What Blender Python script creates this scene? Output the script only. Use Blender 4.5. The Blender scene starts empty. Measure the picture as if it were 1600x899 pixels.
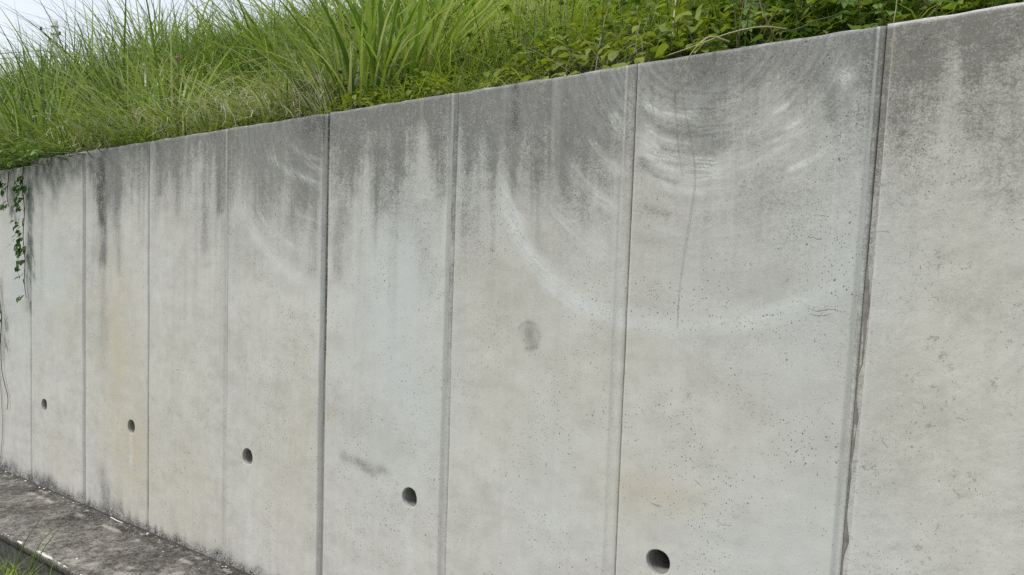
import bpy, bmesh, math, random
import numpy as np
from mathutils import Vector, Matrix

random.seed(7); RNG = np.random.default_rng(7)
S = bpy.context.scene
COL = S.collection

# ------------------------------------------------------------------ camera
cd = bpy.data.cameras.new('camera'); cam = bpy.data.objects.new('camera', cd); COL.objects.link(cam)
right = Vector((0.81364336, 0.58090855, 0.02301599)); up = Vector((-0.03125389, 0.00417446, 0.99950276)); fwd = Vector((-0.58052362, 0.81395812, -0.02155217))
m = Matrix((right, up, -fwd)).transposed().to_4x4(); m.translation = Vector((6.3794, -2.2950, 1.5791))
cam.matrix_world = m
cd.sensor_width = 36; cd.lens = 1155 / 1600 * 36; cd.clip_start = 0.05; cd.clip_end = 3000
S.camera = cam

# ------------------------------------------------------------------ light: bright overcast
SUN_EL, SUN_AZ = math.radians(47), math.radians(205)     # azimuth clockwise from +Y
w = bpy.data.worlds.new('World'); S.world = w; w.use_nodes = True
nt = w.node_tree; nt.nodes.clear()
out = nt.nodes.new('ShaderNodeOutputWorld'); bg = nt.nodes.new('ShaderNodeBackground')
sky = nt.nodes.new('ShaderNodeTexSky'); sky.sky_type = 'NISHITA'; sky.sun_disc = False
sky.sun_elevation = SUN_EL; sky.sun_rotation = SUN_AZ; sky.air_density = 1.0; sky.dust_density = 3.0
mixc = nt.nodes.new('ShaderNodeMix'); mixc.data_type = 'RGBA'
tc = nt.nodes.new('ShaderNodeTexCoord'); cn = nt.nodes.new('ShaderNodeTexNoise')
cn.inputs['Scale'].default_value = 2.2; cn.inputs['Detail'].default_value = 5
cr = nt.nodes.new('ShaderNodeValToRGB')
cr.color_ramp.elements[0].position = 0.3; cr.color_ramp.elements[0].color = (4.3, 4.65, 5.15, 1)
cr.color_ramp.elements[1].position = 0.7; cr.color_ramp.elements[1].color = (5.2, 5.4, 5.7, 1)
nt.links.new(tc.outputs['Generated'], cn.inputs['Vector']); nt.links.new(cn.outputs['Fac'], cr.inputs['Fac'])
mixc.inputs['Factor'].default_value = 0.88                # cloud cover over the clear sky
nt.links.new(sky.outputs['Color'], mixc.inputs['A']); nt.links.new(cr.outputs['Color'], mixc.inputs['B'])
nt.links.new(mixc.outputs['Result'], bg.inputs['Color']); bg.inputs['Strength'].default_value = 0.1
nt.links.new(bg.outputs['Background'], out.inputs['Surface'])
sd = bpy.data.lights.new('sun', 'SUN'); sd.energy = 1.5; sd.angle = math.radians(14); sd.color = (1, 0.96, 0.9)
so = bpy.data.objects.new('sun', sd); COL.objects.link(so)
d = Vector((math.sin(SUN_AZ) * math.cos(SUN_EL), math.cos(SUN_AZ) * math.cos(SUN_EL), math.sin(SUN_EL)))
so.rotation_euler = d.to_track_quat('Z', 'Y').to_euler()
S.view_settings.view_transform = 'Standard'; S.view_settings.look = 'None'
S.view_settings.gamma = 1; S.view_settings.use_curve_mapping = False
S.view_settings.exposure = 1.0
S.cycles.use_denoising = False; S.cycles.max_bounces = 8; S.cycles.transmission_bounces = 4; S.cycles.transparent_max_bounces = 4

# ------------------------------------------------------------------ helpers
def tag(o, label=None, cat=None, group=None, kind=None):
    if label: o['label'] = label
    if cat: o['category'] = cat
    if group: o['group'] = group
    if kind: o['kind'] = kind
    return o

def link(name, me, parent=None, loc=None):
    o = bpy.data.objects.new(name, me); COL.objects.link(o)
    if parent: o.parent = parent
    if loc is not None: o.location = loc
    return o

def empty(name, loc=(0, 0, 0)):
    o = bpy.data.objects.new(name, None); COL.objects.link(o); o.location = loc
    o.empty_display_size = 0.1
    return o

def np_mesh(name, V, F, mat, attrs=None, smooth=False):
    """F: (n,4) or (n,3) int array; attrs: name -> per-vertex (n,4) colours or (n,) floats"""
    me = bpy.data.meshes.new(name); V = np.asarray(V, np.float32); F = np.asarray(F, np.int32)
    me.vertices.add(len(V)); me.vertices.foreach_set('co', V.ravel())
    k = F.shape[1]; me.loops.add(F.size); me.loops.foreach_set('vertex_index', F.ravel())
    me.polygons.add(len(F)); me.polygons.foreach_set('loop_start', np.arange(0, F.size, k, dtype=np.int32))
    me.update(calc_edges=True)
    for an, a in (attrs or {}).items():
        a = np.asarray(a, np.float32)
        if a.ndim == 2:
            at = me.attributes.new(an, 'FLOAT_COLOR', 'POINT'); at.data.foreach_set('color', a.ravel())
        else:
            at = me.attributes.new(an, 'FLOAT', 'POINT'); at.data.foreach_set('value', a)
    if smooth: me.polygons.foreach_set('use_smooth', np.ones(len(F), bool))
    me.materials.append(mat); me.validate()
    return me

def hash2(ix, iy, seed):
    h = (ix.astype(np.int64) * 374761393 + iy.astype(np.int64) * 668265263 + seed * 1274126177) & 0x7fffffff
    h = ((h ^ (h >> 13)) * 1274126177) & 0x7fffffff
    return ((h ^ (h >> 16)) & 0xffff) / 65535.0

def vn(x, y, seed=0):
    x = np.asarray(x, float); y = np.asarray(y, float) + 0 * x
    ix, iy = np.floor(x), np.floor(y); fx, fy = x - ix, y - iy
    fx = fx * fx * (3 - 2 * fx); fy = fy * fy * (3 - 2 * fy)
    a, b = hash2(ix, iy, seed), hash2(ix + 1, iy, seed); c, e = hash2(ix, iy + 1, seed), hash2(ix + 1, iy + 1, seed)
    return (a + (b - a) * fx) * (1 - fy) + (c + (e - c) * fx) * fy

def fbm(x, y, seed=0, o=4):
    s, a, t = 0, .5, 0
    for k in range(o):
        s = s + a * vn(x * 2 ** k, y * 2 ** k, seed + 17 * k); t += a; a *= .5
    return s / t

def ss(a, b, x):
    t = np.clip((x - a) / (b - a), 0, 1); return t * t * (3 - 2 * t)

def pline(X, Z, pts):
    """distance, signed offset and length along a polyline"""
    best = np.full(X.shape, 1e9); sg = np.zeros(X.shape); al = np.zeros(X.shape); L = 0
    for (x0, z0), (x1, z1) in zip(pts[:-1], pts[1:]):
        dx, dz = x1 - x0, z1 - z0; l = math.hypot(dx, dz)
        t = np.clip(((X - x0) * dx + (Z - z0) * dz) / (l * l), 0, 1)
        ex, ez = X - x0 - t * dx, Z - z0 - t * dz; dd = np.hypot(ex, ez); k = dd < best
        best = np.where(k, dd, best); sg = np.where(k, np.sign(dx * ez - dz * ex) * dd, sg); al = np.where(k, L + t * l, al); L += l
    return best, sg, al / L

# ------------------------------------------------------------------ materials
class M:
    def __init__(s, name):
        s.m = bpy.data.materials.new(name); s.m.use_nodes = True; s.t = s.m.node_tree; s.t.nodes.clear()
        s.o = s.n('ShaderNodeOutputMaterial')
    def n(s, ty, **k):
        nd = s.t.nodes.new(ty)
        for a, v in k.items():
            if hasattr(nd, a): setattr(nd, a, v)
            else: nd.inputs[a.replace('_', ' ')].default_value = v
        return nd
    def l(s, a, b): s.t.links.new(a, b)
    def math(s, op, a, b=None, c=None, clamp=False):
        nd = s.t.nodes.new('ShaderNodeMath'); nd.operation = op; nd.use_clamp = clamp
        for i, v in enumerate((a, b, c)):
            if v is None: continue
            if isinstance(v, (int, float)): nd.inputs[i].default_value = v
            else: s.l(v, nd.inputs[i])
        return nd.outputs[0]
    def mix(s, f, a, b):
        nd = s.t.nodes.new('ShaderNodeMix'); nd.data_type = 'RGBA'
        for nm, v in (('Factor', f), ('A', a), ('B', b)):
            if isinstance(v, (int, float)): nd.inputs[nm].default_value = v
            elif isinstance(v, tuple): nd.inputs[nm].default_value = v + (1,)
            else: s.l(v, nd.inputs[nm])
        return nd.outputs['Result']
    def ramp(s, f, *st):
        nd = s.t.nodes.new('ShaderNodeValToRGB'); e = nd.color_ramp.elements
        while len(e) < len(st): e.new(0.5)
        for k, (p, c) in zip(e, st): k.position = p; k.color = (c + (1,)) if isinstance(c, tuple) else (c, c, c, 1)
        s.l(f, nd.inputs['Fac']); return nd.outputs['Color']
    def noise(s, vec, scale, detail=4, rough=.55):
        nd = s.n('ShaderNodeTexNoise'); nd.inputs['Scale'].default_value = scale; nd.inputs['Detail'].default_value = detail
        nd.inputs['Roughness'].default_value = rough; s.l(vec, nd.inputs['Vector']); return nd.outputs['Fac']
    def vor(s, vec, scale):
        nd = s.n('ShaderNodeTexVoronoi'); nd.inputs['Scale'].default_value = scale; s.l(vec, nd.inputs['Vector'])
        return nd.outputs['Distance'], nd.outputs['Color']
    def scale(s, vec, v):
        nd = s.n('ShaderNodeVectorMath', operation='MULTIPLY'); s.l(vec, nd.inputs[0]); nd.inputs[1].default_value = v; return nd.outputs[0]
    def pos(s): return s.n('ShaderNodeNewGeometry').outputs['Position']
    def attr(s, n):
        nd = s.n('ShaderNodeAttribute'); nd.attribute_name = n; return nd
    def sep(s, c):
        nd = s.n('ShaderNodeSeparateColor'); s.l(c, nd.inputs[0]); return nd.outputs
    def principled(s, col, rough=.9, bump=None, strength=.3, dist=.004, spec=.3):
        p = s.n('ShaderNodeBsdfPrincipled'); p.inputs['Specular IOR Level'].default_value = spec
        for nm, v in (('Base Color', col), ('Roughness', rough)):
            if isinstance(v, (int, float)): p.inputs[nm].default_value = v
            elif isinstance(v, tuple): p.inputs[nm].default_value = v + (1,)
            else: s.l(v, p.inputs[nm])
        if bump is not None:
            b = s.n('ShaderNodeBump'); b.inputs['Strength'].default_value = strength; b.inputs['Distance'].default_value = dist
            s.l(bump, b.inputs['Height']); s.l(b.outputs[0], p.inputs['Normal'])
        return p.outputs[0]
    def done(s, sh): s.l(sh, s.o.inputs['Surface']); return s.m

def concrete(name, rough_cast=False):
    """attributes a = (dirt, pale, ochre, algae; first and last also hold painted shade), b = (blue, mark, brown, chip)"""
    k = M(name); P = k.pos()
    a = k.attr('a'); A = k.sep(a.outputs['Color']); dirt_shade, pale, och = A[0], A[1], A[2]; alg_shade = a.outputs['Alpha']
    b = k.attr('b'); Bc = k.sep(b.outputs['Color']); blue, mark, brown = Bc[0], Bc[1], Bc[2]
    big = k.noise(k.scale(P, (1, 1, 1.5)), 2.6, 6, .6); big2 = k.noise(k.scale(P, (1, 1, 1.8)), 6.5, 6, .65); mid = k.noise(P, 16, 6, .68); fine = k.noise(P, 125, 5, .8); grit = k.noise(P, 290, 2, .6)
    st = k.noise(k.scale(P, (30, 30, 1.5)), 1, 5, .65); st2 = k.noise(k.scale(P, (75, 75, 3.2)), 1, 5, .7)
    col = k.mix(k.ramp(big, (.38, 0.0), (.62, 1.0)), (.380, .373, .342), (.436, .431, .402))       # warm and cool batches
    col = k.mix(k.math('MULTIPLY', k.ramp(big2, (.44, 0.0), (.64, 1.0)), .55), col, (.475, .47, .445))
    col = k.mix(k.math('MULTIPLY', k.ramp(big2, (.36, 1.0), (.48, 0.0)), .25), col, (.335, .328, .308))
    col = k.mix(k.math('MULTIPLY', k.ramp(mid, (.45, 0.0), (.7, 1.0)), .40), col, (.49, .487, .465))
    col = k.mix(k.math('MULTIPLY', k.ramp(mid, (.32, 1.0), (.45, 0.0)), .30), col, (.30, .295, .275))
    col = k.mix(k.math('MULTIPLY', k.ramp(st, (.46, 0.0), (.7, 1.0)), .22), col, (.32, .315, .295))
    col = k.mix(blue, col, (.425, .45, .452))
    col = k.mix(och, col, (.40, .362, .275))
    col = k.mix(brown, col, (.27, .245, .21))
    cell = k.sep(k.vor(P, 250)[1])[0]
    g = k.math('ADD', k.math('MULTIPLY', k.math('SUBTRACT', fine, .5), 4.2), k.math('MULTIPLY', k.math('SUBTRACT', mid, .5), 2.5))
    g = k.math('ADD', g, k.math('MULTIPLY', k.math('SUBTRACT', cell, .5), 1.0))
    gs = k.math('ADD', g, k.math('ADD', k.math('MULTIPLY', k.math('SUBTRACT', st2, .5), 1.2), k.math('MULTIPLY', k.math('SUBTRACT', k.noise(P, 48, 4, .75), .5), 2.2)))
    # dirt eats in through the grain and runs down in fine streaks
    sp = k.math('MULTIPLY', k.math('MULTIPLY', dirt_shade, k.math('SUBTRACT', 1.15, k.math('MULTIPLY', dirt_shade, .7))), gs)
    df = k.math('ADD', dirt_shade, sp, clamp=True)
    col = k.mix(k.math('MULTIPLY', df, .93), col, (.125, .126, .121) if not rough_cast else (.135, .128, .115))
    # fine concentric scrapes left by stems swinging from the wall top
    cen = k.n('ShaderNodeCombineXYZ'); sx = k.n('ShaderNodeSeparateXYZ'); k.l(P, sx.inputs[0])
    cm = k.math('GREATER_THAN', sx.outputs[0], 4.2)
    rx = k.math('SUBTRACT', sx.outputs[0], k.math('ADD', 3.79, k.math('MULTIPLY', cm, 1.71))); rz = k.math('SUBTRACT', sx.outputs[2], 2.40)
    rad = k.math('SQRT', k.math('ADD', k.math('MULTIPLY', rx, rx), k.math('MULTIPLY', rz, rz))); ang = k.math('ARCTAN2', rx, k.math('MULTIPLY', rz, -1))
    k.l(k.math('MULTIPLY', k.math('ADD', rad, k.math('MULTIPLY', big2, .045)), 75), cen.inputs[0]); k.l(k.math('MULTIPLY', ang, 2.6), cen.inputs[1])
    fib = k.noise(cen.outputs[0], 1, 3, .65)
    sw = k.math('MULTIPLY', b.outputs['Alpha'], k.ramp(k.math('ADD', fib, k.math('MULTIPLY', g, .10)), (.40, .05), (.64, 1.0)))
    col = k.mix(k.math('MULTIPLY', sw, k.math('ADD', .75, k.math('MULTIPLY', g, .5)), clamp=True), col, (.50, .51, .50))
    pf = k.math('MULTIPLY', pale, k.math('ADD', .65, k.math('MULTIPLY', g, .7)), clamp=True)
    col = k.mix(pf, col, (.50, .51, .50))
    af = k.math('ADD', alg_shade, k.math('MULTIPLY', k.math('MULTIPLY', alg_shade, g), 1.8), clamp=True)
    col = k.mix(af, col, (.042, .042, .039))
    # grain speckle
    dk = k.ramp(fine, (.30, 1.0), (.42, 0.0)); col = k.mix(k.math('MULTIPLY', k.math('MULTIPLY', dk, k.math('ADD', .40, dirt_shade)), .9), col, (.085, .085, .08))
    lt = k.ramp(grit, (.56, 0.0), (.72, 1.0)); col = k.mix(k.math('MULTIPLY', lt, .26), col, (.55, .55, .53))
    # bug holes: sparse cells, each with its own size
    pits = None
    for sc, gate, rad in ((30, .80, .10), (72, .62, .17), (150, .50, .25)) if not rough_cast else ((36, .82, .08), (85, .55, .16), (170, .45, .26)):
        dv, cv = k.vor(k.scale(P, (1, 1, .8)), sc); cs = k.sep(cv)
        on = k.math('GREATER_THAN', cs[0], gate); r = k.math('MULTIPLY', cs[1], rad)
        pm = k.math('MULTIPLY', on, k.math('LESS_THAN', k.math('ADD', dv, k.math('MULTIPLY', k.math('SUBTRACT', grit, .5), .18)), r))
        pits = pm if pits is None else k.math('MAXIMUM', pits, pm)
    if rough_cast:   # worm-like flaws in the rough pour
        wv = k.noise(P, 26, 6, .7)
        worm = k.ramp(k.math('ABSOLUTE', k.math('SUBTRACT', wv, .5)), (.006, 1.0), (.022, 0.0))
        pits = k.math('MAXIMUM', pits, k.math('MULTIPLY', worm, k.ramp(k.noise(P, 36, 3), (.57, 0.0), (.63, .55))))
    pits = k.math('MULTIPLY', pits, k.ramp(k.noise(P, 5, 3), (.42, .15), (.56, 1.0)))
    col = k.mix(k.math('MULTIPLY', pits, .82), col, (.07, .07, .066))
    col = k.mix(mark, col, (.06, .06, .056))
    h = k.math('ADD', k.math('MULTIPLY', fine, .5), k.math('MULTIPLY', mid, .5 if rough_cast else .3))
    if rough_cast: h = k.math('ADD', h, k.math('MULTIPLY', k.noise(P, 42, 3, .5), .7))
    h = k.math('SUBTRACT', h, k.math('MULTIPLY', pits, .9))
    return k.done(k.principled(col, .92, h,   .42 if rough_cast else .38, .004, .2))

def ledge_mat():
    k = M('ledge_concrete'); P = k.pos(); at = k.attr('a'); A = k.sep(at.outputs['Color'])
    P1 = k.scale(P, (1, 1.0, 1)); n1 = k.noise(P1, 20, 8, .78); n2 = k.noise(P, 110, 4, .8); n3 = k.noise(P, 3.0, 3); n4 = k.noise(k.scale(P, (40, 90, 60)), 1, 5, .75)
    s = k.math('ADD', k.math('MULTIPLY', n1, .7), k.math('MULTIPLY', n2, .45)); s = k.math('ADD', s, k.math('MULTIPLY', n4, .40))
    s = k.math('ADD', s, k.math('MULTIPLY', k.math('SUBTRACT', n3, .5), .35))
    s = k.math('ADD', s, k.math('MULTIPLY', A[0], .16))
    col = k.ramp(s, (.60, (.024, .022, .019)), (.72, (.080, .074, .066)), (.80, (.155, .146, .13)), (.94, (.33, .315, .285)))
    col = k.mix(k.ramp(k.math('MULTIPLY', A[1], k.math('ADD', .4, n2)), (.35, 0.0), (.6, 1.0)), col, (.58, .57, .53)); col = k.mix(A[2], col, (.045, .046, .042))
    return k.done(k.principled(col, .95, s, .7, .01, .15))

def leaf_mat(name, stops, trans=.4, rough=.5, vein=False):
    k = M(name); r = k.attr('r').outputs['Fac']; oi = k.n('ShaderNodeObjectInfo').outputs['Random']
    P = k.pos(); n = k.noise(P, 30, 3)
    f = k.math('ADD', k.math('ADD', r, k.math('MULTIPLY', k.math('SUBTRACT', oi, .5), .35)), k.math('MULTIPLY', k.math('SUBTRACT', n, .5), .25))
    col = k.ramp(f, *stops)
    p = k.principled(col, rough, None, spec=.35); tr = k.n('ShaderNodeBsdfTranslucent')
    hs = k.n('ShaderNodeHueSaturation'); hs.inputs['Saturation'].default_value = 1.1; hs.inputs['Value'].default_value = 1.25; k.l(col, hs.inputs['Color'])
    k.l(hs.outputs[0], tr.inputs['Color'])
    mx = k.n('ShaderNodeMixShader'); mx.inputs[0].default_value = trans; k.l(p, mx.inputs[1]); k.l(tr.outputs[0], mx.inputs[2])
    return k.done(mx.outputs[0])

def plain(name, c0, c1, scale=20, rough=.8, bump=.2, spec=.3):
    k = M(name); P = k.pos(); n = k.noise(P, scale, 5, .65)
    return k.done(k.principled(k.ramp(n, (.3, c0), (.7, c1)), rough, n, bump, .004, spec))

MC = concrete('panel_concrete'); MR = concrete('rough_cast_concrete', True); ML = ledge_mat()
M_SOIL = plain('soil', (.022, .018, .012), (.06, .05, .035), 30, 1, .6)
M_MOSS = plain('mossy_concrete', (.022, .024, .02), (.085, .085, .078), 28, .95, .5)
M_HOLE = plain('hole_lining', (.17, .165, .15), (.32, .315, .29), 25, .9, .3)
M_CRACK = plain('crack_grime', (.13, .13, .122), (.26, .258, .245), 60, .95, 0)
M_FILL = plain('wet_mortar', (.12, .11, .098), (.21, .20, .18), 40, .8, .4)
M_TALL = leaf_mat('tall_grass_blade', ((0, (.025, .065, .015)), (.35, (.11, .19, .032)), (.7, (.22, .30, .056)), (1, (.36, .40, .15))), .45, .34)
M_MEAD = leaf_mat('meadow_blade', ((0, (.06, .105, .02)), (.35, (.20, .27, .042)), (.7, (.32, .40, .08)), (1, (.43, .46, .17))), .5)
M_DRY = leaf_mat('dry_straw', ((0, (.22, .17, .10)), (.4, (.46, .41, .28)), (1, (.78, .75, .62))), .2, .7)
M_WEED = leaf_mat('weed_leaf', ((0, (.04, .08, .016)), (.4, (.135, .20, .032)), (.75, (.24, .31, .05)), (1, (.33, .38, .10))), .42)
M_VINE = leaf_mat('vine_leaf', ((0, (.08, .12, .014)), (.5, (.19, .24, .03)), (1, (.29, .32, .055))), .4)
M_DARKV = leaf_mat('dark_vine_leaf', ((0, (.04, .09, .018)), (.5, (.12, .195, .034)), (1, (.20, .28, .06))), .3)
M_HANG = leaf_mat('hanging_leaf', ((0, (.015, .045, .012)), (.5, (.045, .10, .02)), (1, (.10, .16, .035))), .25)
M_STEM = leaf_mat('green_stem', ((0, (.05, .07, .025)), (1, (.11, .13, .05))), .1)
M_BROWN = plain('brown_stem', (.045, .032, .02), (.12, .09, .055), 60, .8)
M_TEND = plain('grey_tendril', (.16, .152, .138), (.27, .26, .24), 60, .8)
M_POLE = plain('pole_concrete', (.55, .55, .54), (.66, .66, .65), 3, .85, .1)
M_BLACK = plain('black_fitting', (.012, .012, .013), (.03, .03, .032), 10, .5, 0)
M_WIRE = plain('wire', (.05, .052, .06), (.08, .082, .09), 2, .6, 0)
M_PINK = plain('pink_petals', (.55, .22, .42), (.75, .42, .62), 60, .6)
M_CHIP = plain('pale_chip', (.5, .49, .46), (.75, .74, .7), 40, .8)

# ------------------------------------------------------------------ stains on the wall face (wall coordinates x along, z up)
ZT = 2.295
# per panel index: depth of the dark weathered band, strength, streak length factor
TOPD = {-2: (.25, .6, .6), -1: (.2, .5, .6), 0: (.42, .75, .8), 1: (.34, .75, 1.5), 2: (.38, .7, 1.5), 3: (.60, .72, 1.1), 4: (.42, .56, 1.3), 5: (.60, .64, 1.1), 6: (.66, .70, .7), 7: (.56, .60, .8)}
DARKS = [  # streaks, smudges and one painted shadow: points, width, strength, channel
    ([(1.550, 2.264), (1.556, 2.022), (1.568, 1.820), (1.565, 1.619)], .075, .85, 'dirt_shade'), ([(1.565, 1.619), (1.585, 1.418), (1.598, 1.217), (1.580, 0.932)], .07, .28, 'dirt_shade'), ([(1.535, 2.204), (1.551, 1.841)], .05, .8, 'alg_shade'), ([(1.426, 2.232), (1.455, 2.067)], .06, .35, 'alg_shade'), ([(3.527, 2.254), (3.619, 2.230)], .08, .3, 'alg_shade'),
    ([(1.740, 2.014), (1.774, 1.542)], .04, .35, 'dirt_shade'), ([(1.468, 2.229), (1.794, 2.012)], .1, .3, 'dirt_shade'),
    ([(1.903, 2.238), (1.924, 1.967)], .03, .35, 'dirt_shade'), ([(2.394, 2.237), (2.416, 1.877)], .03, .3, 'dirt_shade'), ([(2.678, 2.215), (2.698, 1.661)], .035, .42, 'dirt_shade'), ([(2.796, 2.274), (2.812, 1.865)], .025, .35, 'dirt_shade'),
    ([(2.226, 2.251), (2.239, 1.992)], .03, .3, 'dirt_shade'), ([(2.529, 2.244), (2.542, 1.979)], .03, .3, 'dirt_shade'),
    ([(3.167, 2.257), (3.185, 1.951)], .03, .5, 'dirt_shade'), ([(3.320, 2.243), (3.330, 2.038)], .03, .4, 'dirt_shade'), ([(3.481, 2.197), (3.500, 1.845)], .10, .35, 'dirt_shade'), ([(3.583, 2.234), (3.595, 1.572)], .05, .35, 'dirt_shade'), ([(3.419, 1.848), (3.448, 1.631)], .06, .25, 'dirt_shade'),
    ([(3.765, 2.217), (3.764, 1.925), (3.769, 1.574)], .055, .45, 'dirt_shade'), ([(3.841, 2.238), (3.845, 1.922)], .035, .4, 'dirt_shade'), ([(4.036, 2.052), (4.037, 1.858)], .06, .35, 'dirt_shade'), ([(4.137, 2.263), (4.152, 1.990)], .03, .42, 'dirt_shade'), ([(4.256, 1.824), (4.311, 1.530)], .07, .22, 'dirt_shade'), ([(4.327, 2.216), (4.378, 1.898)], .04, .3, 'dirt_shade'),
    ([(4.733, 2.291), (4.734, 2.150), (4.730, 2.078)], .026, .95, 'dirt_shade'), ([(4.733, 2.291), (4.734, 2.126)], .020, .4, 'alg_shade'), ([(4.730, 2.078), (4.732, 1.907), (4.730, 1.761)], .018, .5, 'dirt_shade'),
    ([(4.631, 2.234), (4.638, 1.986)], .03, .35, 'dirt_shade'), ([(4.520, 2.222), (4.520, 1.994)], .035, .35, 'dirt_shade'), ([(4.922, 2.271), (4.927, 1.921)], .06, .3, 'dirt_shade'), ([(5.056, 2.276), (5.049, 2.051)], .06, .32, 'dirt_shade'), ([(4.875, 1.971), (4.963, 1.803)], .08, .2, 'dirt_shade'),
    ([(5.860, 2.280), (5.855, 2.058)], .035, .3, 'dirt_shade'), ([(5.767, 2.276), (5.768, 2.105)], .04, .25, 'dirt_shade'), ([(5.543, 2.272), (5.779, 2.199)], .10, .25, 'dirt_shade'),
    ([(6.111, 2.256), (6.114, 2.066)], .03, .3, 'dirt_shade'), ([(6.215, 2.256), (6.216, 1.987)], .04, .3, 'dirt_shade'), ([(6.286, 2.244), (6.292, 1.815)], .05, .25, 'dirt_shade'), ([(6.179, 1.528), (6.337, 1.485)], .05, .16, 'dirt_shade'),
    ([(4.818, 1.351), (4.825, 1.327)], .036, .60, 'brown'), ([(4.824, 1.356), (4.843, 1.305)], .022, .32, 'dirt_shade'), ([(4.777, 1.368), (4.820, 1.394), (4.858, 1.378), (4.871, 1.335), (4.855, 1.296), (4.808, 1.288)], .008, .35, 'dirt_shade'), ([(4.765, 1.347), (4.770, 1.377), (4.799, 1.401)], .006, .5, 'pale'),
    ([(3.813, 0.722), (3.919, 0.710), (3.993, 0.700), (4.080, 0.701)], .022, .42, 'dirt_shade'), ([(3.919, 0.710), (4.041, 0.686)], .025, .4, 'brown'), ([(3.961, 0.680), (4.022, 0.671)], .015, .35, 'dirt_shade'),
    ([(3.743, 0.924), (4.154, 0.811)], .12, .16, 'brown'), ([(5.543, 1.563), (5.779, 1.569)], .08, .18, 'brown'), ([(4.715, 1.443), (4.923, 1.264)], .10, .16, 'brown'),
    ([(6.125, 0.852), (6.133, 0.846)], .006, .5, 'alg_shade'), ([(5.764, 1.578), (5.760, 1.569)], .006, .5, 'dirt_shade'), ([(5.457, 1.195), (5.460, 1.185)], .006, .5, 'dirt_shade'),
    ([(0.214, 2.128), (0.195, 1.940)], .06, .3, 'dirt_shade'), ([(0.023, 1.417), (0.057, 0.840)], .03, .45, 'dirt_shade'), ([(0.441, 2.217), (0.476, 1.520), (0.482, 1.245)], .05, .40, 'dirt_shade'),  # last streak is the soft shadow left of the joint, put into the colour
    ([(1.596, 0.224), (1.641, 0.049)], .07, .55, 'dirt_shade'), ([(0.683, 0.058), (1.075, -0.001)], .06, .45, 'dirt_shade'),
]
TINTS = [  # soft tints: centre, radii, strength, channel
    ((1.784, 0.753), .30, .60, .48, 'och'), ((1.717, 1.303), .18, .35, .35, 'och'), ((2.020, 0.397), .25, .30, .5, 'och'), ((2.532, 0.554), .3, .5, .22, 'och'), ((2.604, 0.210), .3, .25, .25, 'och'), ((1.049, 1.185), .25, .22, .28, 'och'), ((1.023, 0.229), .28, .20, .25, 'och'),
    ((3.380, 0.499), .3, .4, .22, 'och'), ((3.515, 0.895), .15, .4, .18, 'och'), ((5.261, 0.809), .16, .12, .38, 'och'), ((5.366, 0.852), .2, .06, .3, 'och'), ((5.298, 1.600), .15, .35, .15, 'och'), ((4.618, 1.563), .2, .4, .14, 'och'), ((6.126, 1.298), .3, .5, .16, 'och'), ((4.760, 0.906), .3, .3, .14, 'och'), ((4.954, 1.172), .25, .3, .12, 'och'), ((5.680, 1.052), .3, .2, .1, 'och'),
    ((4.132, 1.635), .30, .45, .75, 'blue'), ((3.994, 0.956), .30, .5, .5, 'blue'), ((4.262, 0.963), .2, .35, .5, 'blue'), ((0.854, 1.439), .30, .30, .8, 'blue'), ((0.284, 1.423), .3, .7, .7, 'blue'), ((5.923, 2.087), .08, .4, .6, 'blue'), ((5.887, 1.591), .25, .3, .45, 'blue'), ((4.894, 0.832), .2, .5, .4, 'blue'), ((4.542, 2.018), .15, .3, .4, 'blue'), ((5.819, 0.843), .4, .25, .35, 'blue'), ((5.415, 1.517), .3, .2, .25, 'blue'), ((5.881, 1.178), .2, .6, .3, 'blue'), ((5.590, 0.690), .3, .12, .3, 'blue'),
    ((5.887, 2.147), .045, .05, .7, 'pale'), ((5.912, 2.180), .03, .05, .4, 'pale'), ((3.951, 1.804), .06, .06, .5, 'pale'), ((1.945, 0.442), .024, .24, .95, 'pale'), ((3.113, 0.382), .034, .28, .75, 'pale'), ((4.239, 0.456), .04, .18, .5, 'pale'), ((0.766, 0.432), .025, .12, .6, 'pale'), ((2.951, 1.795), .02, .5, .3, 'pale'),
    ((4.929, 1.075), .12, .3, .25, 'pale'), ((3.111, 1.954), .05, .10, .3, 'pale'), ((5.126, 0.759), .1, .3, .2, 'pale'),
]
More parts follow.
